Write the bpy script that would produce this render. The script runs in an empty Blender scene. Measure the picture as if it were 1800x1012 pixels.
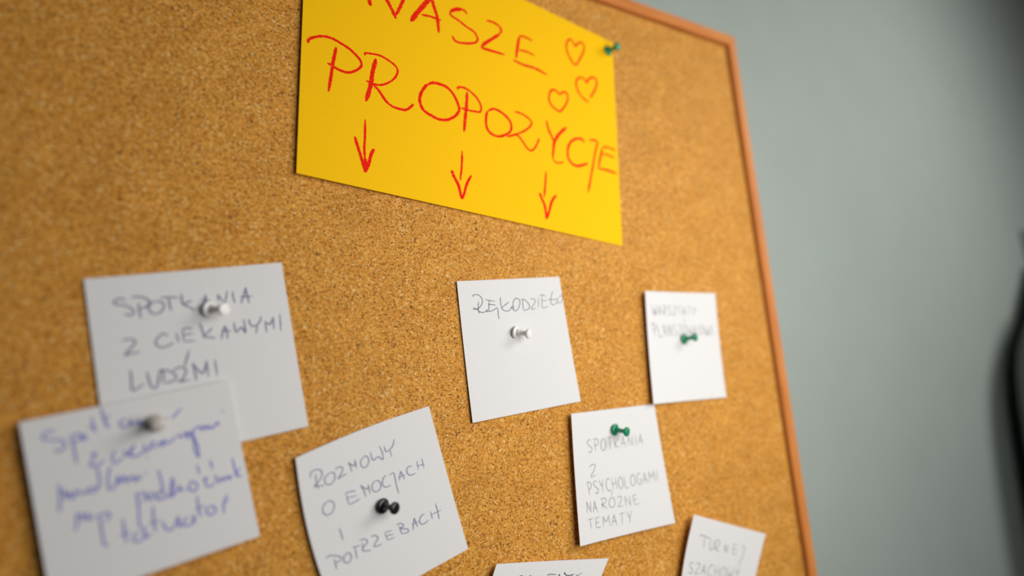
import bpy, bmesh, math, random
from mathutils import Vector, Matrix
random.seed(7)
SC = bpy.context.scene
COL = SC.collection
W, H = 1800, 1012

# ------------------------------------------------------------------ camera
# scene frame: board plane is y = 0 (cork face), x to the right, z up, viewer at negative y
ZB = 1.45                      # height of the camera above the floor
CD = 0.36                      # distance of the camera from the cork
FPX = 1056.4                   # focal length in pixels of the 1800 px frame
RM = [[0.84581562, -0.01182377, -0.53334429],
      [-0.08464672, 0.98411459, -0.15605579],
      [0.52671706, 0.17714027, 0.83137865]]
def b2w(v):                    # board axes (right, up, out) -> world axes
    return Vector((v[0], -v[2], v[1]))
colx, coly, colz = [b2w((RM[0][i], RM[1][i], RM[2][i])) for i in range(3)]
cam_d = bpy.data.cameras.new('camera')
cam = bpy.data.objects.new('camera', cam_d)
COL.objects.link(cam)
CAM = Vector((0, -CD, ZB))
M = Matrix((colx, coly, colz)).transposed().to_4x4()
M.translation = CAM
cam.matrix_world = M
cam_d.sensor_width = 36
cam_d.lens = 36 * FPX / W
cam_d.clip_start = 0.01
cam_d.dof.use_dof = True
cam_d.dof.focus_distance = 0.400
cam_d.dof.aperture_fstop = 1.65
cam_d.dof.aperture_blades = 0
SC.camera = cam

# ------------------------------------------------------------------ world, lights, exposure
SC.view_settings.view_transform = 'Standard'
SC.view_settings.look = 'None'
SC.view_settings.gamma = 1
SC.view_settings.exposure = 0
SC.view_settings.use_curve_mapping = False
world = bpy.data.worlds.new('room_light')
SC.world = world
world.use_nodes = True
wb = world.node_tree.nodes['Background']
wb.inputs[0].default_value = (0.93, 0.96, 1.0, 1)
wb.inputs[1].default_value = 0.05

def area(name, loc, target, sx, sy, power, color):
    d = bpy.data.lights.new(name, 'AREA')
    d.shape = 'RECTANGLE'; d.size = sx; d.size_y = sy
    d.energy = power; d.color = color
    o = bpy.data.objects.new(name, d); COL.objects.link(o)
    o.location = loc
    o.rotation_euler = (Vector(target) - Vector(loc)).to_track_quat('-Z', 'Y').to_euler()
    return o
area('window_light', (1.00, -0.62, ZB + 0.40), (0.64, 0, ZB + 0.14), 0.40, 0.40, 4.3, (1.0, 0.975, 0.94))
area('front_fill', (0.37, -0.47, ZB + 0.05), (0.33, 0, ZB + 0.03), 0.36, 0.36, 2.45, (1.0, 0.985, 0.96))  # added soft fill from the viewer's side, no real lamp stands here

# ------------------------------------------------------------------ materials
def new_mat(name):
    m = bpy.data.materials.new(name); m.use_nodes = True
    nt = m.node_tree
    return m, nt, nt.nodes['Principled BSDF']
def N(nt, t, **kw):
    n = nt.nodes.new(t)
    for k, v in kw.items(): setattr(n, k, v)
    return n
def ramp(nt, stops, interp='LINEAR'):
    r = nt.nodes.new('ShaderNodeValToRGB'); r.color_ramp.interpolation = interp
    e = r.color_ramp.elements
    while len(e) < len(stops): e.new(0.5)
    for i, (p, c) in enumerate(stops):
        e[i].position = p
        e[i].color = (c if isinstance(c, tuple) else (c, c, c)) + (1,)
    return r
def mix(nt, mode, fac, a, b):
    n = nt.nodes.new('ShaderNodeMix'); n.data_type = 'RGBA'; n.blend_type = mode
    for i, v in ((0, fac), (6, a), (7, b)):
        if isinstance(v, (int, float)): n.inputs[i].default_value = v
        elif isinstance(v, tuple): n.inputs[i].default_value = v + (1,)
        else: nt.links.new(v, n.inputs[i])
    return n.outputs[2]

def plain(name, col, rough=0.5, spec=0.5, metal=0.0, noise=0.0, nscale=200, bump=0.0):
    m, nt, b = new_mat(name)
    b.inputs['Roughness'].default_value = rough
    b.inputs['Specular IOR Level'].default_value = spec
    b.inputs['Metallic'].default_value = metal
    tc = N(nt, 'ShaderNodeTexCoord')
    nz = N(nt, 'ShaderNodeTexNoise'); nz.inputs['Scale'].default_value = nscale
    nz.inputs['Detail'].default_value = 4
    nt.links.new(tc.outputs['Object'], nz.inputs['Vector'])
    r = ramp(nt, [(0.3, tuple(c * (1 - noise) for c in col)), (0.7, tuple(min(1, c * (1 + noise)) for c in col))])
    nt.links.new(nz.outputs['Fac'], r.inputs[0]); nt.links.new(r.outputs[0], b.inputs['Base Color'])
    if bump:
        bp = N(nt, 'ShaderNodeBump'); bp.inputs['Strength'].default_value = bump; bp.inputs['Distance'].default_value = 0.0003
        nt.links.new(nz.outputs['Fac'], bp.inputs['Height']); nt.links.new(bp.outputs[0], b.inputs['Normal'])
    return m

def cork_mat():
    m, nt, b = new_mat('cork')
    L = nt.links.new
    tc = N(nt, 'ShaderNodeTexCoord')
    dn = N(nt, 'ShaderNodeTexNoise'); dn.inputs['Scale'].default_value = 900; dn.inputs['Detail'].default_value = 2
    L(tc.outputs['Object'], dn.inputs['Vector'])
    dv = N(nt, 'ShaderNodeVectorMath', operation='MULTIPLY_ADD')
    L(dn.outputs['Color'], dv.inputs[0]); dv.inputs[1].default_value = (0.0010,) * 3; L(tc.outputs['Object'], dv.inputs[2])
    def vor(scale, feat='F1'):
        v = N(nt, 'ShaderNodeTexVoronoi', feature=feat); v.inputs['Scale'].default_value = scale
        L(dv.outputs[0], v.inputs['Vector']); return v
    va = vor(820)                                    # granules about 1.2 mm
    sep = N(nt, 'ShaderNodeSeparateColor'); L(va.outputs['Color'], sep.inputs[0])
    r1 = ramp(nt, [(0.0, (0.44, 0.160, 0.016)), (0.12, (0.64, 0.258, 0.033)), (0.45, (0.72, 0.318, 0.046)),
                   (0.80, (0.80, 0.38, 0.066)), (0.95, (0.83, 0.44, 0.11)), (1.0, (0.88, 0.56, 0.22))])
    L(sep.outputs[0], r1.inputs[0])
    vb = vor(1700)                                   # fine granules between them
    sb = N(nt, 'ShaderNodeSeparateColor'); L(vb.outputs['Color'], sb.inputs[0])
    r2 = ramp(nt, [(0.0, 0.80), (0.5, 1.0), (1.0, 1.14)]); L(sb.outputs[1], r2.inputs[0])
    c = mix(nt, 'MULTIPLY', 1.0, r1.outputs[0], r2.outputs[0])
    ve = vor(820, 'DISTANCE_TO_EDGE')                # dark binder in some of the joints
    re = ramp(nt, [(0.0, 0.0), (0.12, 1.0)]); L(ve.outputs['Distance'], re.inputs[0])
    nj = N(nt, 'ShaderNodeTexNoise'); nj.inputs['Scale'].default_value = 620; nj.inputs['Detail'].default_value = 2
    L(tc.outputs['Object'], nj.inputs['Vector'])
    rj = ramp(nt, [(0.50, 0.0), (0.58, 1.0)]); L(nj.outputs['Fac'], rj.inputs[0])
    inv = N(nt, 'ShaderNodeMath', operation='SUBTRACT'); inv.inputs[0].default_value = 1; L(re.outputs[0], inv.inputs[1])
    mj = N(nt, 'ShaderNodeMath', operation='MULTIPLY'); L(inv.outputs[0], mj.inputs[0]); L(rj.outputs[0], mj.inputs[1])
    mj2 = N(nt, 'ShaderNodeMath', operation='MULTIPLY'); L(mj.outputs[0], mj2.inputs[0]); mj2.inputs[1].default_value = 0.85
    c = mix(nt, 'MIX', mj2.outputs[0], c, (0.10, 0.030, 0.006))
    # small dark specks of bark
    vk = vor(640); sk = N(nt, 'ShaderNodeSeparateColor'); L(vk.outputs['Color'], sk.inputs[0])
    rk = ramp(nt, [(0.30, 0.0), (1.0, 0.38)]); L(sk.outputs[2], rk.inputs[0])
    lk = N(nt, 'ShaderNodeMath', operation='LESS_THAN'); L(vk.outputs['Distance'], lk.inputs[0]); L(rk.outputs[0], lk.inputs[1])
    lk2 = N(nt, 'ShaderNodeMath', operation='MULTIPLY'); L(lk.outputs[0], lk2.inputs[0]); lk2.inputs[1].default_value = 0.9
    c = mix(nt, 'MIX', lk2.outputs[0], c, (0.16, 0.055, 0.008))
    # bigger scattered dark bark flecks
    vf = N(nt, 'ShaderNodeTexVoronoi'); vf.inputs['Scale'].default_value = 170; L(dv.outputs[0], vf.inputs['Vector'])
    sf = N(nt, 'ShaderNodeSeparateColor'); L(vf.outputs['Color'], sf.inputs[0])
    rs = ramp(nt, [(0.62, 0.0), (1.0, 0.20)]); L(sf.outputs[0], rs.inputs[0])
    lt = N(nt, 'ShaderNodeMath', operation='LESS_THAN'); L(vf.outputs['Distance'], lt.inputs[0]); L(rs.outputs[0], lt.inputs[1])
    lm = N(nt, 'ShaderNodeMath', operation='MULTIPLY'); L(lt.outputs[0], lm.inputs[0]); lm.inputs[1].default_value = 0.7
    c = mix(nt, 'MIX', lm.outputs[0], c, (0.13, 0.045, 0.012))
    # soft, large tone drift of the pressed sheet
    nl = N(nt, 'ShaderNodeTexNoise'); nl.inputs['Scale'].default_value = 38; nl.inputs['Detail'].default_value = 5
    L(tc.outputs['Object'], nl.inputs['Vector'])
    rl = ramp(nt, [(0.3, (0.92, 0.91, 0.89)), (0.7, (1.07, 1.08, 1.10))]); L(nl.outputs['Fac'], rl.inputs[0])
    c = mix(nt, 'MULTIPLY', 1.0, c, rl.outputs[0])
    L(c, b.inputs['Base Color'])
    b.inputs['Roughness'].default_value = 0.62
    b.inputs['Specular IOR Level'].default_value = 0.2
    hh = N(nt, 'ShaderNodeMath', operation='ADD'); L(re.outputs[0], hh.inputs[0]); L(sb.outputs[0], hh.inputs[1])
    bp = N(nt, 'ShaderNodeBump'); bp.inputs['Strength'].default_value = 0.55; bp.inputs['Distance'].default_value = 0.0003
    L(hh.outputs[0], bp.inputs['Height']); L(bp.outputs[0], b.inputs['Normal'])
    return m

def wood_mat():
    m, nt, b = new_mat('frame_wood')
    L = nt.links.new
    tc = N(nt, 'ShaderNodeTexCoord'); mp = N(nt, 'ShaderNodeMapping'); mp.inputs['Scale'].default_value = (12, 220, 220)
    L(tc.outputs['Object'], mp.inputs['Vector'])
    nz = N(nt, 'ShaderNodeTexNoise'); nz.inputs['Scale'].default_value = 1.6; nz.inputs['Detail'].default_value = 6
    L(mp.outputs[0], nz.inputs['Vector'])
    r = ramp(nt, [(0.3, (0.50, 0.160, 0.030)), (0.5, (0.62, 0.215, 0.045)), (0.72, (0.70, 0.27, 0.065))])
    L(nz.outputs['Fac'], r.inputs[0]); L(r.outputs[0], b.inputs['Base Color'])
    b.inputs['Roughness'].default_value = 0.55; b.inputs['Specular IOR Level'].default_value = 0.25
    return m

def paper_mat(name, col, spec=0.25):
    m, nt, b = new_mat(name)
    L = nt.links.new
    tc = N(nt, 'ShaderNodeTexCoord')
    nz = N(nt, 'ShaderNodeTexNoise'); nz.inputs['Scale'].default_value = 900; nz.inputs['Detail'].default_value = 5
    L(tc.outputs['Object'], nz.inputs['Vector'])
    r = ramp(nt, [(0.35, tuple(c * 0.975 for c in col)), (0.65, col)])
    L(nz.outputs['Fac'], r.inputs[0]); L(r.outputs[0], b.inputs['Base Color'])
    b.inputs['Roughness'].default_value = 0.75; b.inputs['Specular IOR Level'].default_value = spec
    bp = N(nt, 'ShaderNodeBump'); bp.inputs['Strength'].default_value = 0.12; bp.inputs['Distance'].default_value = 0.0001
    L(nz.outputs['Fac'], bp.inputs['Height']); L(bp.outputs[0], b.inputs['Normal'])
    return m

def crayon_mat():
    m, nt, b = new_mat('red_crayon')
    L = nt.links.new
    uv = N(nt, 'ShaderNodeUVMap'); sp = N(nt, 'ShaderNodeSeparateXYZ'); L(uv.outputs[0], sp.inputs[0])
    ab = N(nt, 'ShaderNodeMath', operation='ABSOLUTE'); L(sp.outputs[1], ab.inputs[0])
    tc = N(nt, 'ShaderNodeTexCoord')
    nz = N(nt, 'ShaderNodeTexNoise'); nz.inputs['Scale'].default_value = 1500; nz.inputs['Detail'].default_value = 3
    L(tc.outputs['Object'], nz.inputs['Vector'])
    pw = N(nt, 'ShaderNodeMath', operation='POWER'); L(ab.outputs[0], pw.inputs[0]); pw.inputs[1].default_value = 3
    ml = N(nt, 'ShaderNodeMath', operation='MULTIPLY'); L(pw.outputs[0], ml.inputs[0]); ml.inputs[1].default_value = 0.42
    ad = N(nt, 'ShaderNodeMath', operation='SUBTRACT'); L(nz.outputs['Fac'], ad.inputs[0]); L(ml.outputs[0], ad.inputs[1])
    ra = ramp(nt, [(0.22, 0.0), (0.33, 1.0)]); L(ad.outputs[0], ra.inputs[0])
    n2 = N(nt, 'ShaderNodeTexNoise'); n2.inputs['Scale'].default_value = 700; n2.inputs['Detail'].default_value = 3
    L(tc.outputs['Object'], n2.inputs['Vector'])
    rc = ramp(nt, [(0.35, (0.82, 0.008, 0.002)), (0.62, (0.95, 0.018, 0.005)), (0.75, (0.97, 0.12, 0.04))])
    L(n2.outputs['Fac'], rc.inputs[0]); L(rc.outputs[0], b.inputs['Base Color'])
    b.inputs['Roughness'].default_value = 0.7; b.inputs['Specular IOR Level'].default_value = 0.08
    L(ra.outputs[0], b.inputs['Alpha'])
    return m

MAT = dict(
    cork=cork_mat(), wood=wood_mat(),
    white=paper_mat('white_paper', (0.76, 0.745, 0.735)),
    yellow=paper_mat('yellow_paper', (0.99, 0.555, 0.004), 0.08),
    crayon=crayon_mat(),
    ink_violet=plain('violet_ink', (0.20, 0.17, 0.30), 0.5, noise=0.15, nscale=500),
    ink_blue=plain('blue_ink', (0.24, 0.24, 0.60), 0.5, noise=0.15, nscale=500),
    ink_dark=plain('dark_ink', (0.045, 0.035, 0.085), 0.5, noise=0.15, nscale=500),
    ink_grey=plain('grey_ink', (0.12, 0.11, 0.15), 0.5, noise=0.15, nscale=500),
    pin_green=plain('green_plastic', (0.006, 0.27, 0.12), 0.25, noise=0.04),
    pin_black=plain('black_plastic', (0.006, 0.006, 0.007), 0.3, noise=0.04),
    pin_white=plain('white_plastic', (0.86, 0.84, 0.81), 0.3, noise=0.02),
    pin_grey=plain('grey_white_plastic', (0.52, 0.49, 0.44), 0.35, noise=0.02),
    steel=plain('steel', (0.62, 0.62, 0.64), 0.25, metal=1.0, noise=0.03),
    hole=plain('pierced_cork', (0.05, 0.02, 0.006), 0.9, noise=0.1),
    wall=plain('grey_green_paint', (0.318, 0.364, 0.334), 0.75, 0.3, noise=0.02, nscale=14, bump=0.05),
    floor=plain('floor_vinyl', (0.28, 0.25, 0.22), 0.5, noise=0.08, nscale=6),
    coat=plain('dark_wool', (0.15, 0.16, 0.15), 0.95, 0.15, noise=0.25, nscale=300, bump=0.4),
    back=plain('hardboard', (0.22, 0.12, 0.06), 0.8, noise=0.1),
)

# ------------------------------------------------------------------ helpers
def obj(name, verts, faces, mat, parent=None, smooth=False, uvs=None):
    me = bpy.data.meshes.new(name)
    me.from_pydata([tuple(v) for v in verts], [], faces); me.update()
    if uvs:
        ul = me.uv_layers.new(name='UVMap')
        for lp in me.loops: ul.data[lp.index].uv = uvs[lp.vertex_index]
    me.materials.append(mat)
    if smooth:
        for p in me.polygons: p.use_smooth = True
    o = bpy.data.objects.new(name, me); COL.objects.link(o)
    if parent:
        o.parent = parent; o.matrix_parent_inverse = Matrix.Translation(-parent.location) if parent.type == 'EMPTY' and not parent.rotation_euler.x and not parent.rotation_euler.z else Matrix()
    return o
def thing(name, loc, label, cat, group=None):
    o = bpy.data.objects.new(name, None); COL.objects.link(o); o.location = loc
    o.empty_display_size = 0.01
    o['label'] = label; o['category'] = cat
    if group: o['group'] = group
    return o
def box(x0, x1, y0, y1, z0, z1):
    v = [(x, y, z) for x in (x0, x1) for y in (y0, y1) for z in (z0, z1)]
    f = [(0, 1, 3, 2), (4, 6, 7, 5), (0, 4, 5, 1), (2, 3, 7, 6), (0, 2, 6, 4), (1, 5, 7, 3)]
    return v, f

def ray(px, py):
    return (colx * (px - W / 2) - coly * (py - H / 2) - colz * FPX).normalized()
def at(px, py, h=0.0):
    """board coordinates (X, Z) of the point a photograph pixel shows, h metres above the cork"""
    d = ray(px, py); t = (CD - h) / d.y
    p = CAM + d * t
    return Vector((p.x, p.z))

# ------------------------------------------------------------------ the setting
v, f = box(-1.6, 3.2, 0.014, 0.16, 0, 2.7)
o = obj('wall_back', v, f, MAT['wall']); o['kind'] = 'structure'
v, f = box(-1.6, 3.2, -2.2, 0.014, -0.08, 0)
o = obj('floor', v, f, MAT['floor']); o['kind'] = 'structure'
v, f = box(-1.6, 3.2, 0.002, 0.014, 0, 0.09)
o = obj('baseboard_back', v, f, MAT['wood']); o['kind'] = 'structure'

# ------------------------------------------------------------------ the cork board
XI, ZI = 0.5212, ZB + 0.3280          # visible inner corner, top right
XL, ZL = XI - 0.876, ZI - 0.576       # inner corner, bottom left
FW, FH = 0.0115, 0.0043               # rail width, height above the cork
board = thing('cork_board', ((XI + XL) / 2, 0, ZL - FW),
              'large cork notice board in a thin orange-brown wooden frame on the wall', 'board')
G = 0.0016                             # gap between cork sheet and rails, added to shade the frame's inner edge
v, f = box(XL + G, XI - G, 0.0, 0.008, ZL + G, ZI - G)
obj('cork_panel', v, f, MAT['cork'], board)
v, f = box(XL - 0.003, XI + 0.003, 0.008, 0.0125, ZL - 0.003, ZI + 0.003)
obj('backing_panel', v, f, MAT['back'], board)
def rail(p, q, inx, inz, length_axis):
    """mitred rail from outer corner p to q, inward normal (inx, inz); profile with eased edges"""
    prof = [(0.0, 0.0138), (0.0, -FH + 0.0012), (0.0012, -FH), (FW - 0.0010, -FH), (FW, -FH + 0.0010), (FW, 0.0), (FW, 0.0138)]
    d = (Vector(q) - Vector(p)).normalized()
    L = (Vector(q) - Vector(p)).length
    # local frame: X along the rail, so the grain follows it
    vs = []
    for s in (0, 1):
        for a, y in prof:
            l = a if s == 0 else L - a
            vs.append((l, y, a))
    n = len(prof)
    fs = [(i, (i + 1) % n, n + (i + 1) % n, n + i) for i in range(n)] + [tuple(range(n))[::-1], tuple(range(n, 2 * n))]
    X = Vector((d.x, 0, d.y)); Zd = Vector((inx, 0, inz)); Y = Vector((0, 1, 0))
    me = bpy.data.meshes.new('frame_rail'); me.from_pydata(vs, [], fs); me.update(); me.materials.append(MAT['wood'])
    bm = bmesh.new(); bm.from_mesh(me); bmesh.ops.recalc_face_normals(bm, faces=bm.faces[:]); bm.to_mesh(me); bm.free()
    o = bpy.data.objects.new('frame_rail', me); COL.objects.link(o)
    o.parent = board
    o.matrix_world = Matrix(((X.x, Y.x, Zd.x, p[0] - board.location.x), (X.y, Y.y, Zd.y, -board.location.y),
                             (X.z, Y.z, Zd.z, p[1] - board.location.z), (0, 0, 0, 1)))
    return o
ox0, ox1, oz0, oz1 = XL - FW, XI + FW, ZL - FW, ZI + FW
rail((ox0, oz1), (ox1, oz1), 0, -1, 'x')
rail((ox0, oz0), (ox1, oz0), 0, 1, 'x')
rail((ox1, oz0), (ox1, oz1), -1, 0, 'z')
rail((ox0, oz0), (ox0, oz1), 1, 0, 'z')
for hx, hy in ((1385, 895), (743, 336), (586, 455)):          # old pin holes
    c = at(hx, hy); r = 0.0009
    vs = [(c.x, 0.0008, c.y)] + [(c.x + r * math.cos(a), -0.0001, c.y + 1.2 * r * math.sin(a)) for a in [i * math.pi / 4 for i in range(8)]]
    obj('pin_hole', vs, [(0, 1 + i, 1 + (i + 1) % 8) for i in range(8)], MAT['hole'], board)

# ------------------------------------------------------------------ sheets of paper
class Sheet:
    """A sheet spanned by four corners on the board, bulging off the cork by lift(u, v)."""
    def __init__(s, tl, tr, br, bl, lift, bow=None):
        s.c = [tl, tr, br, bl]; s.lift = lift; s.bow = bow
    def xz(s, u, v):
        a, b, c, d = s.c
        p = (a * (1 - u) + b * u) * (1 - v) + (d * (1 - u) + c * u) * v
        if s.bow: p = p + Vector(s.bow(u, v))
        return p
    def pt(s, u, v, up=0.0):
        p = s.xz(u, v); return Vector((p.x, -(s.lift(u, v) + up), p.y))
    def uv(s, px, py):
        u = v = 0.5
        for _ in range(14):
            t = at(px, py, s.lift(min(max(u, 0), 1), min(max(v, 0), 1)))
            p = s.xz(u, v); e = 1e-4
            du = (s.xz(u + e, v) - p) / e; dv = (s.xz(u, v + e) - p) / e
            r = t - p; det = du.x * dv.y - du.y * dv.x
            u += (r.x * dv.y - r.y * dv.x) / det; v += (du.x * r.y - du.y * r.x) / det
            u = min(max(u, -2), 3); v = min(max(v, -2), 3)
        return u, v
    def build(s, name, mat, parent, n=28, th=0.00022):
        vs = []; fs = []; m = n + 1
        for k in (0, 1):
            for j in range(m):
                for i in range(m):
                    vs.append(s.pt(i / n, j / n, -th * k))
        q = m * m
        for j in range(n):
            for i in range(n):
                a = j * m + i
                fs.append((a, a + m, a + m + 1, a + 1)); fs.append((q + a, q + a + 1, q + a + m + 1, q + a + m))
        rim = [i for i in range(m)] + [j * m + n for j in range(1, m)] + [n * m + i for i in range(n - 1, -1, -1)] + [j * m for j in range(n - 1, 0, -1)]
        for i in range(len(rim)):
            a, b2 = rim[i], rim[(i + 1) % len(rim)]
            fs.append((a, b2, q + b2, q + a))
        return obj(name, vs, fs, mat, parent, smooth=False)

def smooth_line(pts, sub=6):
    if len(pts) < 3: 
        a, b = pts[0], pts[-1]
        return [(a[0] + (b[0] - a[0]) * i / 6, a[1] + (b[1] - a[1]) * i / 6) for i in range(7)]
    out = []
    P = [pts[0]] + list(pts) + [pts[-1]]
    for i in range(1, len(P) - 2):
        p0, p1, p2, p3 = P[i - 1:i + 3]
        for k in range(sub):
            t = k / sub
            out.append(tuple(0.5 * (2 * p1[d] + (p2[d] - p0[d]) * t + (2 * p0[d] - 5 * p1[d] + 4 * p2[d] - p3[d]) * t * t
                                    + (3 * p1[d] - p0[d] - 3 * p2[d] + p3[d]) * t ** 3) for d in (0, 1)))
    out.append(pts[-1])
    return out

def ribbons(sheet, name, strokes, mat, parent, width, up=0.00012, taper=0.45, wob=0.12, sub=6):
    """pen or crayon strokes lying on a sheet; strokes are [(width factor, [(px, py), ...]), ...]"""
    vs, fs, uvs = [], [], []
    for wf, pts in strokes:
        line = smooth_line(pts, sub)
        P3 = []
        for x, y in line:
            u, v = sheet.uv(x, y)
            if -0.001 < u < 1.0 and -0.001 < v < 1.0:
                p = sheet.pt(u, v, up)
                if not P3 or (p - P3[-1]).length > 1e-5: P3.append(p)
        if len(P3) < 2: continue
        n = len(P3); d0 = 0; base = len(vs)
        w = width * wf / 2
        for i, p in enumerate(P3):
            t = (P3[min(i + 1, n - 1)] - P3[max(i - 1, 0)]).normalized()
            side = t.cross(Vector((0, -1, 0))).normalized()
            if i: d0 += (p - P3[i - 1]).length
            e = min(i, n - 1 - i) / 3.0
            ww = w * (taper + (1 - taper) * min(1, e)) * (1 + random.uniform(-wob, wob))
            for k, s in enumerate((-1, 0, 1)):
                vs.append(p + side * s * ww); uvs.append((d0 * 100, s))
        for i in range(n - 1):
            for k in (0, 1):
                a = base + 3 * i + k
                fs.append((a, a + 1, a + 4, a + 3))
    return obj(name, vs, fs, mat, parent, uvs=uvs)

def S(text, ox, oy, sc):
    """strokes read off an enlarged part of the photograph: 'x,y x,y; *1.5 x,y x,y' -> pixels of the photograph"""
    out = []
    for part in text.split(';'):
        tk = part.split()
        if not tk: continue
        wf = 1.0
        if tk[0][0] == '*': wf = float(tk[0][1:]); tk = tk[1:]
        out.append((wf, [(ox + float(t.split(',')[0]) / sc, oy + float(t.split(',')[1]) / sc) for t in tk]))
    return out

GLY = {   # small hand-written capitals in a unit box, y down
 'A': ['0,1 .45,0', '.45,0 .6,.5 .85,1', '.1,.65 .8,.6'], 'B': ['.1,0 .15,1', '0,.05 .6,.0 .7,.3 .2,.45 .8,.6 .7,.95 .1,1'],
 'C': ['.9,.1 .5,0 .1,.35 .1,.75 .5,1 .95,.85'], 'D': ['.15,0 .2,1', '0,.02 .6,.1 .9,.5 .6,.9 .1,1'],
 'E': ['.15,0 .15,1', '.1,.02 .8,0', '.15,.5 .7,.45', '.1,1 .9,.95'], 'G': ['.9,.15 .5,0 .1,.4 .2,.85 .6,1 .9,.7 .85,.55 .5,.6'],
 'H': ['.1,0 .15,1', '.1,.55 .85,.45', '.85,0 .85,1'], 'I': ['.5,0 .5,1'], 'J': ['.3,0 .8,.05 .7,.6 .5,1.1 .2,1.3'],
 'K': ['.1,0 .15,1', '.8,.15 .2,.6 .85,1'], 'L': ['.1,0 .15,1 .8,.92'], 'M': ['.05,1 .1,0', '.1,0 .45,.55 .85,0', '.85,0 .95,1'],
 'N': ['.1,1 .1,0', '.1,0 .8,1', '.8,1 .85,0'], 'O': ['.5,0 .1,.35 .1,.8 .5,1 .9,.7 .85,.2 .5,0'],
 'P': ['.25,.05 .25,1', '0,.08 .5,0 .9,.2 .7,.5 .2,.6'], 'R': ['.25,.1 .25,1', '0,.1 .5,0 .85,.2 .6,.5 .1,.6 .4,.7 .95,1'],
 'S': ['.85,.1 .5,0 .15,.2 .4,.45 .85,.7 .6,1 .1,.9'], 'T': ['0,.05 1,0', '.5,.03 .5,1'], 'U': ['.1,0 .15,.8 .5,1 .8,.75 .85,0'],
 'V': ['.1,0 .45,1 .85,0'], 'W': ['.05,0 .25,1 .5,.4', '.5,.4 .75,1 .95,0'], 'Y': ['.1,0 .45,.5 .9,0', '.55,.4 .45,1'],
 'Z': ['.1,.12 .5,0 .85,.15 .5,.6 .1,1', '.1,1 .95,.92'], '\u017b': ['.1,.12 .5,0 .85,.15 .5,.6 .1,1', '.1,1 .95,.92', '.5,-.3 .6,-.3'],
 '\u00d3': ['.5,0 .1,.35 .1,.8 .5,1 .9,.7 .85,.2 .5,0', '.75,-.55 .5,-.12'],
}
def line_of(text, tl, tr, bl, br, ox, oy, sc, gap=0.22):
    """a written line: capitals set between four corners (enlarged-crop coordinates)"""
    wd = {'I': .4, 'W': 1.2, 'M': 1.2}
    tot = sum(wd.get(c, 1) for c in text) + gap * (len(text) - 1)
    out = []; x = 0
    for c in text:
        w = wd.get(c, 1); j = random.uniform(-.04, .04)
        for g in GLY[c]:
            pts = []
            for t in g.split():
                a, b = [float(q) for q in t.split(',')]
                s = (x + a * w) / tot; b += j
                X = (tl[0] * (1 - s) + tr[0] * s) * (1 - b) + (bl[0] * (1 - s) + br[0] * s) * b
                Y = (tl[1] * (1 - s) + tr[1] * s) * (1 - b) + (bl[1] * (1 - s) + br[1] * s) * b
                pts.append((ox + X / sc, oy + Y / sc))
            out.append((1.0, pts))
        x += w + gap
    return out

def bulge(pu, pv, base, k, extra=None, waves=0.0):
    """paper held at (pu, pv), rising as the square of the distance from the pin"""
    def f(u, v):
        d = (u - pu) ** 2 + (v - pv) ** 2
        h = base + k * d
        if extra: h += extra(u, v)
        return h
    return f

def corner(px, lift, uv):
    return at(px[0], px[1], lift(*uv))
def sheet4(tl, tr, br, bl, lift, bow=None):
    """corners are pixels; None = completed as a parallelogram; ('dir', x, y, length) = along an edge seen to (x, y)"""
    C = [tl, tr, br, bl]; UVc = [(0, 0), (1, 0), (1, 1), (0, 1)]
    out = [None] * 4
    for i in range(4):
        if C[i] is not None and C[i][0] != 'dir': out[i] = corner(C[i], lift, UVc[i])
    for i in range(4):
        if C[i] is not None and C[i][0] == 'dir':
            start = out[0] if i == 3 else out[1]
            d = at(C[i][1], C[i][2], lift(UVc[i][0], 0.4)) - start
            out[i] = start + d.normalized() * C[i][3]
    for i in range(4):
        if out[i] is None:
            out[i] = out[(i - 1) % 4] + out[(i + 1) % 4] - out[(i + 2) % 4]
    return Sheet(*out, lift, bow)

GN = 'white handwritten notes pinned to the cork board'
def note(sh, label):
    c = sh.pt(0.5, 1.0)
    t = thing('paper_note', (c.x, -0.0002, c.z), label, 'note', GN)
    sh.build('paper', MAT['white'], t)
    return t

# --- yellow heading sheet
lf = bulge(0.97, 0.04, 0.0006, 0.0, lambda u, v: 0.0016 * (1 - u) + 0.0008 * v * (1 - u) + 0.0012 * math.sin(math.pi * u) * (1 - v) * 0.5)
c_ = [None, (1076.5, 75), (1094, 432), (521, 304)]
yl = Sheet(Vector((0.0946, ZB + 0.3266)), at(1076.5, 75, 0.0006), at(1094, 432, 0.0006), at(521, 304, 0.003), lf,
           lambda u, v: (0, 0.0013 * math.sin(math.pi * min(1, u * 0.9 + 0.05)) * (1 - v)))
yt = thing('heading_sheet', (0.22, -0.0002, ZB + 0.12), 'bright yellow sheet with red crayon heading, hearts and three arrows', 'sheet')
yl.build('paper', MAT['yellow'], yt, n=40)
txt = S('''*1.7 112,-150 145,0 155,52; *1.4 215,-170 300,0 345,85 380,165; *1.35 378,135 415,65 450,-10 530,-170;
*1.9 690,-20 630,40 570,110 510,188; *1.5 695,-15 715,60 745,160 755,290; 605,130 680,145 780,180;
1000,125 985,95 940,80; *1.6 960,80 900,85 855,105; 855,105 865,135 930,180 1000,235 1065,280 1095,330 1090,365 1050,380 980,380 920,370 890,345 878,315;
1175,182 1230,195 1285,230 1305,270 1290,300; *1.4 1290,300 1230,340 1170,375 1130,410; *1.2 1130,410 1150,425 1230,450 1335,480;
*1.4 1465,320 1450,400 1435,512; 1465,320 1500,320 1580,358; .9,.9''' .replace('; .9,.9', ''), 620, 0, 5)
txt += S('*.9 1455,440 1530,455 1600,490; *1.1 1410,525 1500,570 1600,600 1710,660', 620, 0, 5)
nasze = txt
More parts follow.
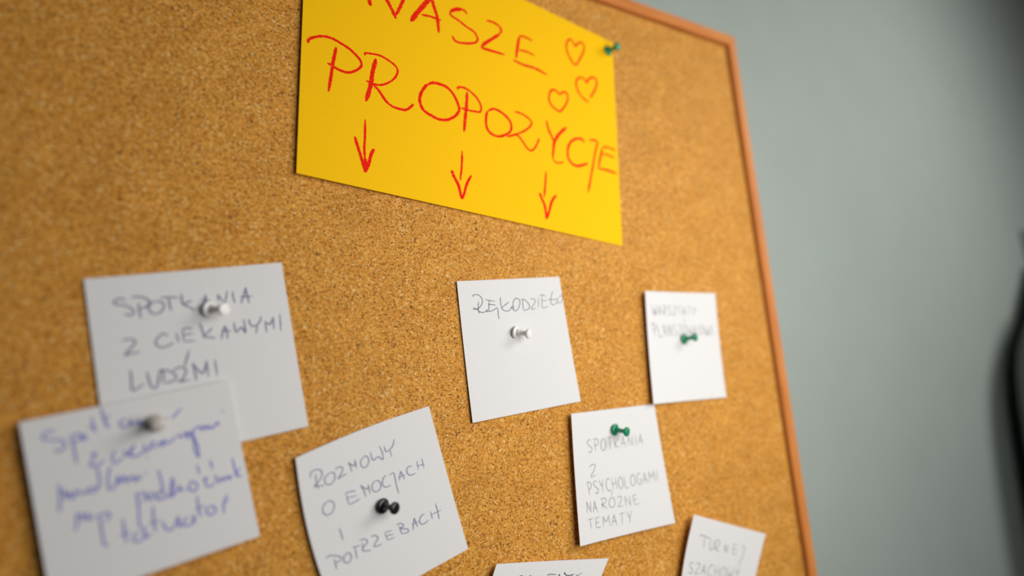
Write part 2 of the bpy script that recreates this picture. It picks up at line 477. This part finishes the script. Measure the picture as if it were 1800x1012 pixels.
txt = S('''240,425 235,400 270,375 370,358 470,380 560,430 650,490 730,570 760,620 755,660 710,695 650,715 590,710 520,680 470,645 425,625; *1.2 512,465 495,550 480,620 460,760 435,905;
*.8 795,550 800,525 850,530 930,545 1010,585 1090,645 1118,690 1110,740 1070,790 1000,830 930,840 870,825 805,795; *1.6 905,580 870,720 850,850 805,1000''', 500, 0, 5.622)
txt += S('180,740 240,810 290,885 350,935 420,960 470,965 510,940 535,915', 620, 0, 5)
txt += S('''*1.2 150,130 190,118 250,130 310,160 360,220 395,300 400,340 370,385 310,415 250,415 190,390 120,345 88,290 82,240 95,195 120,155 150,128;
*1.4 465,190 460,300 450,400 440,512; *.9 395,175 392,155 430,155 480,180 540,235 575,300 572,350 520,348 460,335 415,320;
*1.1 635,345 680,328 740,355 800,410 822,460 815,510 770,540 710,550 650,520 622,470 618,400 630,345;
*.9 850,350 900,365 955,400 985,435 970,475 920,510 860,535 790,555; *.9 790,550 860,538 890,560 920,600 950,645 985,665 1015,640 1035,600 1048,565;
*1.1 1105,420 1125,500 1165,590 1160,680 1158,730; *.7 1158,730 1180,760 1215,765 1245,758; *1.5 1268,478 1210,530 1170,600 1162,680;
*1.2 1412,600 1390,572 1345,570 1300,600 1278,660 1285,730 1320,775 1360,790 1405,780 1440,768;
1450,580 1515,592 1500,680 1480,800 1460,910 1443,1005; *1.1 1560,640 1540,730 1525,810; *.9 1560,635 1610,642 1665,665; *.9 1555,690 1600,700 1660,725; *1.1 1525,808 1600,825 1675,852''', 720, 120, 4.6)
ribbons(yl, 'heading_word', nasze, MAT['crayon'], yt, 0.0022)
ribbons(yl, 'heading_word', txt, MAT['crayon'], yt, 0.0022)
for h_, sc_ in (('1160,415 1140,380 1115,345 1085,365 1078,420 1100,490 1155,570 1200,510 1232,440 1228,390 1200,372 1165,395 1158,415', .95),
                ('1258,735 1240,700 1205,680 1170,700 1165,750 1190,820 1235,870 1275,900; *1.1 1260,735 1270,700 1305,680 1340,700 1340,760 1310,820 1285,860', .95),
                ('1020,835 990,800 950,790 928,830 925,880 950,930 1000,970 1025,978 1065,930 1090,870 1080,820 1050,808 1020,835', .95)):
    ribbons(yl, 'drawn_heart', S(h_, 780, 0, 5), MAT['crayon'], yt, 0.0021)
ribbons(yl, 'drawn_arrow', S('710,150 708,300 702,400 708,500; *1.3 618,298 645,390 680,500 705,600; *1.4 790,410 765,450 740,540 710,615; *2.2 712,490 708,612', 500, 180, 5), MAT['crayon'], yt, 0.0019)
ribbons(yl, 'drawn_arrow', S('1562,425 1558,560 1545,685; *1.4 1472,595 1485,640 1530,730 1557,848; *1.2 1645,640 1605,710 1580,800 1560,850', 500, 180, 5), MAT['crayon'], yt, 0.0020)
ribbons(yl, 'drawn_arrow', S('778,470 772,560 765,650; *1.3 735,615 745,650 770,710 780,798; *1.3 850,635 820,670 800,740 783,798', 760, 180, 3.892), MAT['crayon'], yt, 0.0021)

INK = 0.00062
# --- note: spotkania z ciekawymi ludzmi
n1 = sheet4((147, 490), (495, 461), (542, 749), None, bulge(.6, .25, .0005, .0022))
t = note(n1, 'white note in capitals, its lower left covered by another note')
ribbons(n1, 'handwriting', S('''150,185 100,165 50,195 70,215 160,230 220,275 190,310 140,290; 260,200 265,270 280,335; 195,160 260,150 330,170 350,200 320,240 270,250;
400,190 360,210 345,250 370,290 420,295 460,265 475,225 450,195 400,190; 440,160 520,155 600,160; 515,160 520,210 535,270; 622,125 625,180 632,220; 710,185 670,200 635,215 680,235 735,265;
825,130 815,190 800,240; 825,130 835,200 860,240; 775,180 870,180; 930,125 935,190; 930,130 990,215; 990,215 1010,100; 1055,105 1060,150 1075,205;
1165,70 1150,140 1125,210; 1165,70 1180,140 1195,205; 1115,150 1225,148; 120,525 170,510 225,520 225,550 180,600 145,645 200,630 270,618;
510,480 470,465 420,500 405,550 450,580 510,565 555,540; 578,455 600,540; 630,425 645,530; 625,425 670,418 715,420; 640,475 725,462; 645,530 740,522;
775,370 800,440 815,490; 885,415 850,450 810,490 870,495 910,500; 990,395 975,440 960,510; 990,395 1005,440 1015,510; 960,440 1045,440;
1065,365 1085,450 1130,410 1165,455 1150,340; 1190,340 1210,390 1240,400 1280,370 1298,315; 1265,380 1255,465; 1330,360 1345,455; 1330,360 1370,385 1400,320; 1400,320 1405,430; 1455,295 1465,440;
190,770 200,860 210,945 310,885; 330,785 350,870 375,920 410,920 425,870 440,770; 440,770 470,800 465,880; 430,770 520,780 575,820 560,860 470,885;
550,775 600,750 650,755 660,790 630,850 600,870 700,855; 690,600 665,680 650,740; 715,710 735,780 750,865; 715,710 800,800 835,690; 835,690 850,830; 905,680 925,820''', 190, 490, 4.819), MAT['ink_violet'], t, INK * 1.35)
# --- note: cursive blue
n2 = sheet4((33, 742), (401, 668), (457, 942), None, bulge(.62, .2, .0042, .0016))
t = note(n2, 'white note nearest the camera with blue joined handwriting, overlapping another note')
ribbons(n2, 'handwriting', S('''130,240 90,235 50,275 100,290 170,290 190,330 150,360 130,345; 225,260 245,340 262,435; 225,270 270,250 290,280 250,300 300,275 310,255 290,275 310,290 330,270;
355,150 365,220 385,240; 330,215 385,205; 410,90 430,160 450,215; 465,140 435,175 465,215; 565,160 525,180 540,210 580,200 590,165 600,200 640,170 650,205 665,175 690,195;
700,170 730,210 760,190; 760,130 790,170 820,150; 905,95 870,130 845,160; 345,380 380,370 360,410 345,450 400,440 430,410; 385,450 400,520 400,570 370,605 320,610 350,580 390,590;
500,350 480,390 490,430 520,420 545,390; 550,350 570,390 590,350 620,320 600,350 600,390 650,380 670,350; 670,310 690,360 720,330; 740,310 730,300 710,330 750,330 780,300 790,330 800,290 820,310 850,290 870,270;
880,250 900,275 935,240 940,280 960,230; 960,240 980,300 985,350 1010,395 1005,330 985,280 975,240 1010,205 1030,230 1045,200 1060,225 1075,200 1090,220 1110,200 1125,180 1135,205; 1155,108 1160,120;
150,560 160,640 155,735; 150,620 180,600 200,650 215,610 240,650 260,600 290,620 320,600; 470,450 455,510 460,590 500,570 515,510 530,555 555,510 570,550 600,510 620,545 640,510 655,535; 680,488 690,497; 690,395 695,405;
625,610 640,690 645,790 655,830; 630,640 670,610 690,640 655,670; 710,620 700,650 730,650 740,620 710,615; 760,470 780,540 800,640; 800,605 770,605 760,655 800,645 830,620 850,520 855,600 840,640 880,600 890,570 900,600 930,585;
965,540 950,590 990,600 1000,560 965,540; 1000,440 1015,500; 1030,540 1060,520 1050,560 1080,575 1110,545; 1080,410 1095,470; 1110,500 1130,550 1150,520 1165,540 1185,510 1200,530 1215,500;
1215,400 1235,480 1245,520; 1265,460 1240,495 1275,515; 255,740 265,790 250,850; 260,765 290,740 300,780 330,740 340,780 370,750; 400,750 415,840 430,930 460,930; 380,760 450,735 465,760 430,790;
545,770 555,860 570,920; 525,875 600,850; 650,850 610,880 620,910 660,905 680,860 670,820 690,885 720,860; 730,690 735,790 750,850; 700,805 780,780; 790,790 805,830 840,840 870,800 885,760 890,820 915,800;
950,760 915,790 930,815 970,800 980,750 990,800; 1000,630 1010,720 1025,760; 985,715 1055,690; 1080,700 1055,720 1080,750 1115,725 1100,695 1075,700; 1185,620 1165,680 1165,740; 1150,690 1195,650''', 60, 690, 3.4895), MAT['ink_blue'], t, INK * 1.5)
# --- note: rozmowy o emocjach i potrzebach
n3 = sheet4((519.5, 804.5), (754, 713.5), (823, 964.5), None, bulge(.6, .42, .0005, .0026, lambda u, v: .0015 * (1 - u) ** 2),
            bow=lambda u, v: (-0.0035 * math.sin(math.pi * v) * (1 - u) ** 2, 0.0014 * math.sin(math.pi * u) * (1 - v)))
t = note(n3, 'white note with a black push pin in its middle')
ribbons(n3, 'handwriting', S('''100,290 105,345 120,400; 65,320 65,285 100,262 135,265 145,300 120,345 90,380 130,375 160,375; 200,285 165,320 170,360 205,365 235,325 230,285 200,283;
235,260 265,242 290,248 285,280 258,325 290,305 320,290; 330,210 345,240 355,280; 330,210 370,235 378,190; 378,190 388,255; 445,165 418,200 425,240 455,243 475,205 465,170 440,165;
485,135 505,195 540,170 575,190 570,140 548,95; 582,95 600,135 640,100 655,45; 625,125 637,170; 190,482 155,515 152,560 180,582 218,560 232,515 215,485 185,482;
315,430 335,510; 305,428 350,415 385,412; 320,460 395,445; 335,508 375,490 415,465; 415,370 440,410 455,455; 415,370 465,400 472,365; 472,365 485,435;
520,340 498,370 505,410 535,415 560,385 550,345 520,338; 600,300 578,320 572,365 595,385 630,370; 620,300 650,285 660,320 670,370 687,430; 700,270 695,300 690,340; 700,270 715,300 728,330; 680,318 735,295;
780,235 750,245 742,275 765,300 810,285; 815,200 825,265; 820,235 870,222; 848,180 865,250; 268,675 280,715 295,760; 262,685 272,675;
230,890 240,925 248,965; 170,888 200,868 250,870 280,880 270,905 235,920; 320,850 298,880 305,915 335,915 352,880 340,850 315,850; 355,810 420,795; 375,810 385,850 393,892;
430,775 438,820; 408,765 440,750 465,765 455,790 430,815 440,835 490,830; 490,735 520,725 540,745 520,780 515,805 570,785; 590,710 610,760; 585,705 640,690; 598,730 650,715; 612,758 660,738;
690,660 700,690 710,715; 670,652 700,640 722,655 700,675 745,680 755,700 712,715; 795,600 790,640 788,690; 795,600 805,630 820,665; 775,650 830,625; 870,570 840,595 835,635 860,645 900,615;
910,555 925,610; 915,580 985,545; 945,500 960,550 972,612''', 530, 760, 4.0154), MAT['ink_violet'], t, INK)
# --- note: rekodzielo
n4 = sheet4((803, 494), (983, 486), (1021, 705), (831, 743), bulge(.6, .38, .0005, .0024))
t = note(n4, 'white note with one written word and a white pin below it, right of centre')
t['label'] = 'white note under the yellow sheet with one written word and a white pin below it'
ribbons(n4, 'handwriting', S('''120,215 112,195 140,178 200,180 250,215 278,270 270,340 230,400 190,430 130,435 115,415; 215,295 205,380 210,450 222,515; 120,405 180,430 230,475 290,490 340,470 365,440 360,475 410,465;
335,262 400,280 500,295; 400,280 395,380 400,465 470,450 530,410 550,440 560,530 575,610; 380,355 440,350 515,365; 595,220 597,300 615,410; 745,305 690,350 620,410 660,455 720,465 770,440 800,385 820,440 870,460 920,400 940,300 900,245 850,250 820,310 820,380 840,430;
985,265 990,350 1005,455; 955,258 1010,265 1070,310 1110,380 1090,430 1005,458; *.8 1115,265 1150,248 1200,260 1200,320 1160,380 1140,430 1180,435 1215,400; *.8 1262,225 1265,400;
*.8 1325,190 1325,300 1330,410; *.8 1280,185 1340,185 1395,210; *.8 1325,285 1415,278; *.8 1330,412 1390,400 1440,380; *.8 1515,115 1490,200 1480,300 1510,355 1560,340 1600,300 1600,250; *.8 1425,262 1530,265 1610,240;
*.7 1600,250 1600,310 1640,325 1680,280 1690,200 1660,190 1620,230''', 820, 500, 10), MAT['ink_dark'], t, INK * .8)
# --- note: warsztaty planszowkowe
n5 = sheet4((1134, 511), (1257, 515), (1277, 698), (1149, 710), bulge(.55, .45, .0006, .0034, lambda u, v: .0030 * (1 - u) ** 2))
t = note(n5, 'white note nearest the right frame rail with faint writing above a green pin')
ribbons(n5, 'handwriting', line_of('WARSZTATY', (105, 160), (910, 200), (125, 340), (880, 350), 1135, 520, 10.12)
        + line_of('PLANSZ\u00d3WKOWE', (95, 490), (1215, 530), (150, 720), (1235, 690), 1135, 520, 10.12), MAT['ink_grey'], t, INK * .72)
# --- note: spotkania z psychologami na rozne tematy
n6 = sheet4((1004, 727), (1150, 710), (1187, 919), (1020, 960), bulge(.58, .15, .0007, .0022, lambda u, v: .0032 * (1 - u) ** 2))
t = note(n6, 'white note with six short written lines under a green pin')
c6 = (1015, 740, 5.0625)
st = line_of('SPOTKANIA', (75, 165), (588, 112), (90, 278), (588, 208), *c6)
st += S('105,410 130,385 158,390 150,430 118,495 165,478', *c6)
st += line_of('PSYCHOLOGAMI', (75, 540), (712, 436), (98, 655), (722, 533), *c6)
st += line_of('NA', (78, 720), (175, 700), (85, 820), (185, 800), *c6) + line_of('R\u00d3\u017bNE', (205, 685), (540, 655), (210, 785), (560, 738), *c6)
st += line_of('TEMATY', (85, 875), (490, 795), (95, 960), (495, 905), *c6)
ribbons(n6, 'handwriting', st, MAT['ink_grey'], t, INK * .62)
# --- note: turniej szachowy
n7 = sheet4((1220, 904), (1346, 938), ('dir', 1328, 1012, .092), ('dir', 1201, 1012, .092), bulge(.5, .9, .0006, .0030, lambda u, v: .0042 * (1 - u) ** 2),
            bow=lambda u, v: (0.0016 * math.sin(math.pi * min(1, v * 1.4)) * -(1 - u), 0))
t = note(n7, 'tilted white note at the bottom right, its lower part cut by the picture edge')
st = S('''*1.2 325,225 400,232 540,290; 430,260 415,380 400,480; 540,300 520,490 590,470 620,310; 640,340 625,500; 640,325 700,320 715,370 690,430 620,490 670,510 715,545; 800,550 820,390; 820,390 850,545 880,400;
985,390 960,590; 985,395 1050,425; 975,490 1060,510; 965,580 1050,600; 1130,435 1190,450 1185,540 1150,650 1110,720 1090,815''', 1200, 920, 11)
st += line_of('SZACHOWY', (125, 745), (1130, 860), (95, 960), (1080, 1080), 1200, 920, 11)
ribbons(n7, 'handwriting', st, MAT['ink_grey'], t, INK * .72)
# --- note at the bottom edge
n8 = sheet4((873, 991), (1070, 981), ('dir', 1057, 1012, .088), ('dir', 866, 1012, .088), bulge(.55, .4, .0012, .0020, lambda u, v: .0030 * (1 - u) ** 2))
t = note(n8, 'white note at the bottom edge of which only the top strip shows')
st = S('''700,218 770,212 875,220; 700,225 700,300; 740,230 755,300; 905,300 925,230 940,215 945,300; *1.3 1060,185 1035,185 1045,208 1090,235 1140,235 1230,208; 1110,230 1115,320; 1190,215 1180,320; 1270,210 1280,320; *.8 1380,180 1320,225 1280,260 1400,330;
340,243 385,243; 360,243 365,310; 530,240 545,320; 500,320 530,240; 150,241 215,241; 215,241 150,320 220,320; 610,243 625,320''', 900, 990, 11.25)
ribbons(n8, 'handwriting', st, MAT['ink_dark'], t, INK * .75)

# ------------------------------------------------------------------ push pins
def lathe(name, prof, mat, parent, seg=28):
    vs, fs = [], []
    for r, h in prof:
        for i in range(seg):
            a = 2 * math.pi * i / seg
            vs.append((r * math.cos(a), r * math.sin(a), h))
    m = len(prof)
    for j in range(m - 1):
        for i in range(seg):
            a, b2 = j * seg + i, j * seg + (i + 1) % seg
            fs.append((a, b2, b2 + seg, a + seg))
    fs.append(tuple(range(seg))[::-1]); fs.append(tuple((m - 1) * seg + i for i in range(seg)))
    me = bpy.data.meshes.new(name); me.from_pydata(vs, [], fs); me.update(); me.materials.append(mat)
    for p in me.polygons: p.use_smooth = len(p.vertices) == 4
    o = bpy.data.objects.new(name, me); COL.objects.link(o); o.parent = parent
    return o
mm = 0.001
def pin(base, head, sheet, mat, label, scale=1.0, L0=10.2):
    u, v = sheet.uv(*base)
    h = sheet.lift(u, v) + 0.9 * mm
    p = at(base[0], base[1], h); B = Vector((p.x, -h, p.y))
    d = ray(*head); L = L0 * mm * scale
    # point of the head's line of sight at distance L from the collar
    w_ = CAM - B; b_ = w_.dot(d); c_ = w_.dot(w_) - L * L
    disc = b_ * b_ - c_
    if disc > 0:
        cand = [CAM + d * (-b_ + s * math.sqrt(disc)) for s in (-1, 1)]
        Hd = min(cand, key=lambda q: q.y)
    else:
        Hd = CAM + d * (-b_)
    ax = (Hd - B).normalized()
    t = thing('push_pin', B - ax * 0.9 * mm * scale, label, 'pin', 'push pins holding the papers to the board')
    t.rotation_mode = 'QUATERNION'
    t.rotation_quaternion = ax.to_track_quat('Z', 'Y')
    s = scale * mm
    P = lambda pr: [(r * s, z * s) for r, z in pr]
    lathe('collar', P([(3.6, 0), (4.3, .25), (4.5, .8), (4.35, 1.3), (3.7, 1.75), (2.6, 2.2)]), mat, t)
    lathe('grip', P([(2.6, 2.2), (1.95, 2.9), (1.65, 4.6), (1.6, 6.6), (1.8, 8.4), (2.3, 9.2)]), mat, t)
    lathe('head', P([(2.3, 9.2), (3.1, 9.6), (3.5, 10.2), (3.55, 11.0), (3.35, 11.6), (2.7, 12.0), (1.5, 12.2), (.3, 12.25)]), mat, t)
    lathe('needle', P([(.05, -7), (.5, -5.2), (.55, 0), (.55, .2)]), MAT['steel'], t, 12)
    return t
pin((1069.6, 89.4), (1086, 81.4), yl, MAT['pin_green'], 'green push pin at the top right corner of the yellow sheet')
pin((368.8, 543.4), (394, 543.4), n1, MAT['pin_white'], 'white push pin among the capitals of the partly covered note')
pin((274, 743.5), (279, 745), n2, MAT['pin_grey'], 'greyish white pin seen head-on in the blue cursive note')
pin((673.5, 889), (694.3, 893), n3, MAT['pin_black'], 'black push pin in the middle of a white note')
pin((907, 583.8), (929.6, 586.5), n4, MAT['pin_white'], 'white push pin under the single written word')
pin((1203, 595.5), (1222.4, 592.4), n5, MAT['pin_green'], 'green push pin in the note nearest the right frame rail')
pin((1081.7, 755), (1102.3, 758.8), n6, MAT['pin_green'], 'green push pin at the top of the note with six lines')

# ------------------------------------------------------------------ dark coat hanging on the wall at the far right
CX, CT = 1.27, ZB + 0.10
def spline(rows, sub=5):
    P = [rows[0]] + list(rows) + [rows[-1]]; out = []
    for i in range(1, len(P) - 2):
        for k in range(sub):
            t = k / sub
            out.append(tuple(0.5 * (2 * b + (c - a) * t + (2 * a - 5 * b + 4 * c - d) * t * t + (3 * b - a - 3 * c + d) * t ** 3)
                             for a, b, c, d in zip(*P[i - 1:i + 3])))
    return out + [rows[-1]]
ct = thing('hanging_coat', (CX, 0.014, CT - 1.0), 'dark grey coat hanging on the wall at the far right edge, out of focus', 'coat')
rows = [(0.02, .045, .035), (0.0, .07, .05), (-.05, .13, .07), (-.10, .18, .085), (-.18, .215, .10), (-.32, .225, .105), (-.55, .235, .11), (-.80, .255, .115), (-1.0, .265, .12)]
rows = spline(rows); vs, fs = [], []; seg = 60
for j, (dz, hw, th) in enumerate(rows):
    for i in range(seg):
        a = 2 * math.pi * i / seg
        fold = 1 + 0.07 * math.sin(a * 9 + j * .06) * min(1, j / 20)
        vs.append((CX + hw * math.cos(a) * fold, 0.010 - th / 2 + (th / 2) * math.sin(a) * fold * .95 - .003, CT + dz))
for j in range(len(rows) - 1):
    for i in range(seg):
        a, b2 = j * seg + i, j * seg + (i + 1) % seg
        fs.append((a, a + seg, b2 + seg, b2))
fs.append(tuple(range(seg))); fs.append(tuple((len(rows) - 1) * seg + i for i in range(seg))[::-1])
obj('coat_body', vs, fs, MAT['coat'], ct, smooth=True)
for sgn in (-1, 1):
    vs, fs = [], []; sg = 20
    path = [(.13, -.06, .05), (.20, -.14, .062), (.235, -.30, .06), (.245, -.50, .055), (.24, -.68, .048)]
    path = spline([(.10, -.045, .03)] + path)
    for (dx, dz, r) in path:
        for i in range(sg):
            a = 2 * math.pi * i / sg
            vs.append((CX + sgn * dx + r * math.cos(a), -.058 + r * .8 * math.sin(a), CT + dz))
    for j in range(len(path) - 1):
        for i in range(sg):
            a, b2 = j * sg + i, j * sg + (i + 1) % sg
            fs.append((a, a + sg, b2 + sg, b2))
    fs.append(tuple(range(sg))); fs.append(tuple((len(path) - 1) * sg + i for i in range(sg))[::-1])
    obj('sleeve', vs, fs, MAT['coat'], ct, smooth=True)
hk = thing('coat_hook', (CX, 0.014, CT + .02), 'dark wall hook above the coat at the far right edge', 'hook')
v, f = box(CX - .012, CX + .012, .009, .014, CT + .03, CT + .08); obj('back_plate', v, f, MAT['coat'], hk)
vs, fs = [], []; sg = 10
path = [(.010, .055), (-.015, .05), (-.035, .035), (-.042, .05), (-.040, .065)]
for (y, z) in path:
    for i in range(sg):
        a = 2 * math.pi * i / sg
        vs.append((CX + .004 * math.cos(a), y + .001, CT + z + .004 * math.sin(a)))
for j in range(len(path) - 1):
    for i in range(sg):
        a, b2 = j * sg + i, j * sg + (i + 1) % sg
        fs.append((a, a + sg, b2 + sg, b2))
obj('hook_arm', vs, fs, MAT['coat'], hk, smooth=True)
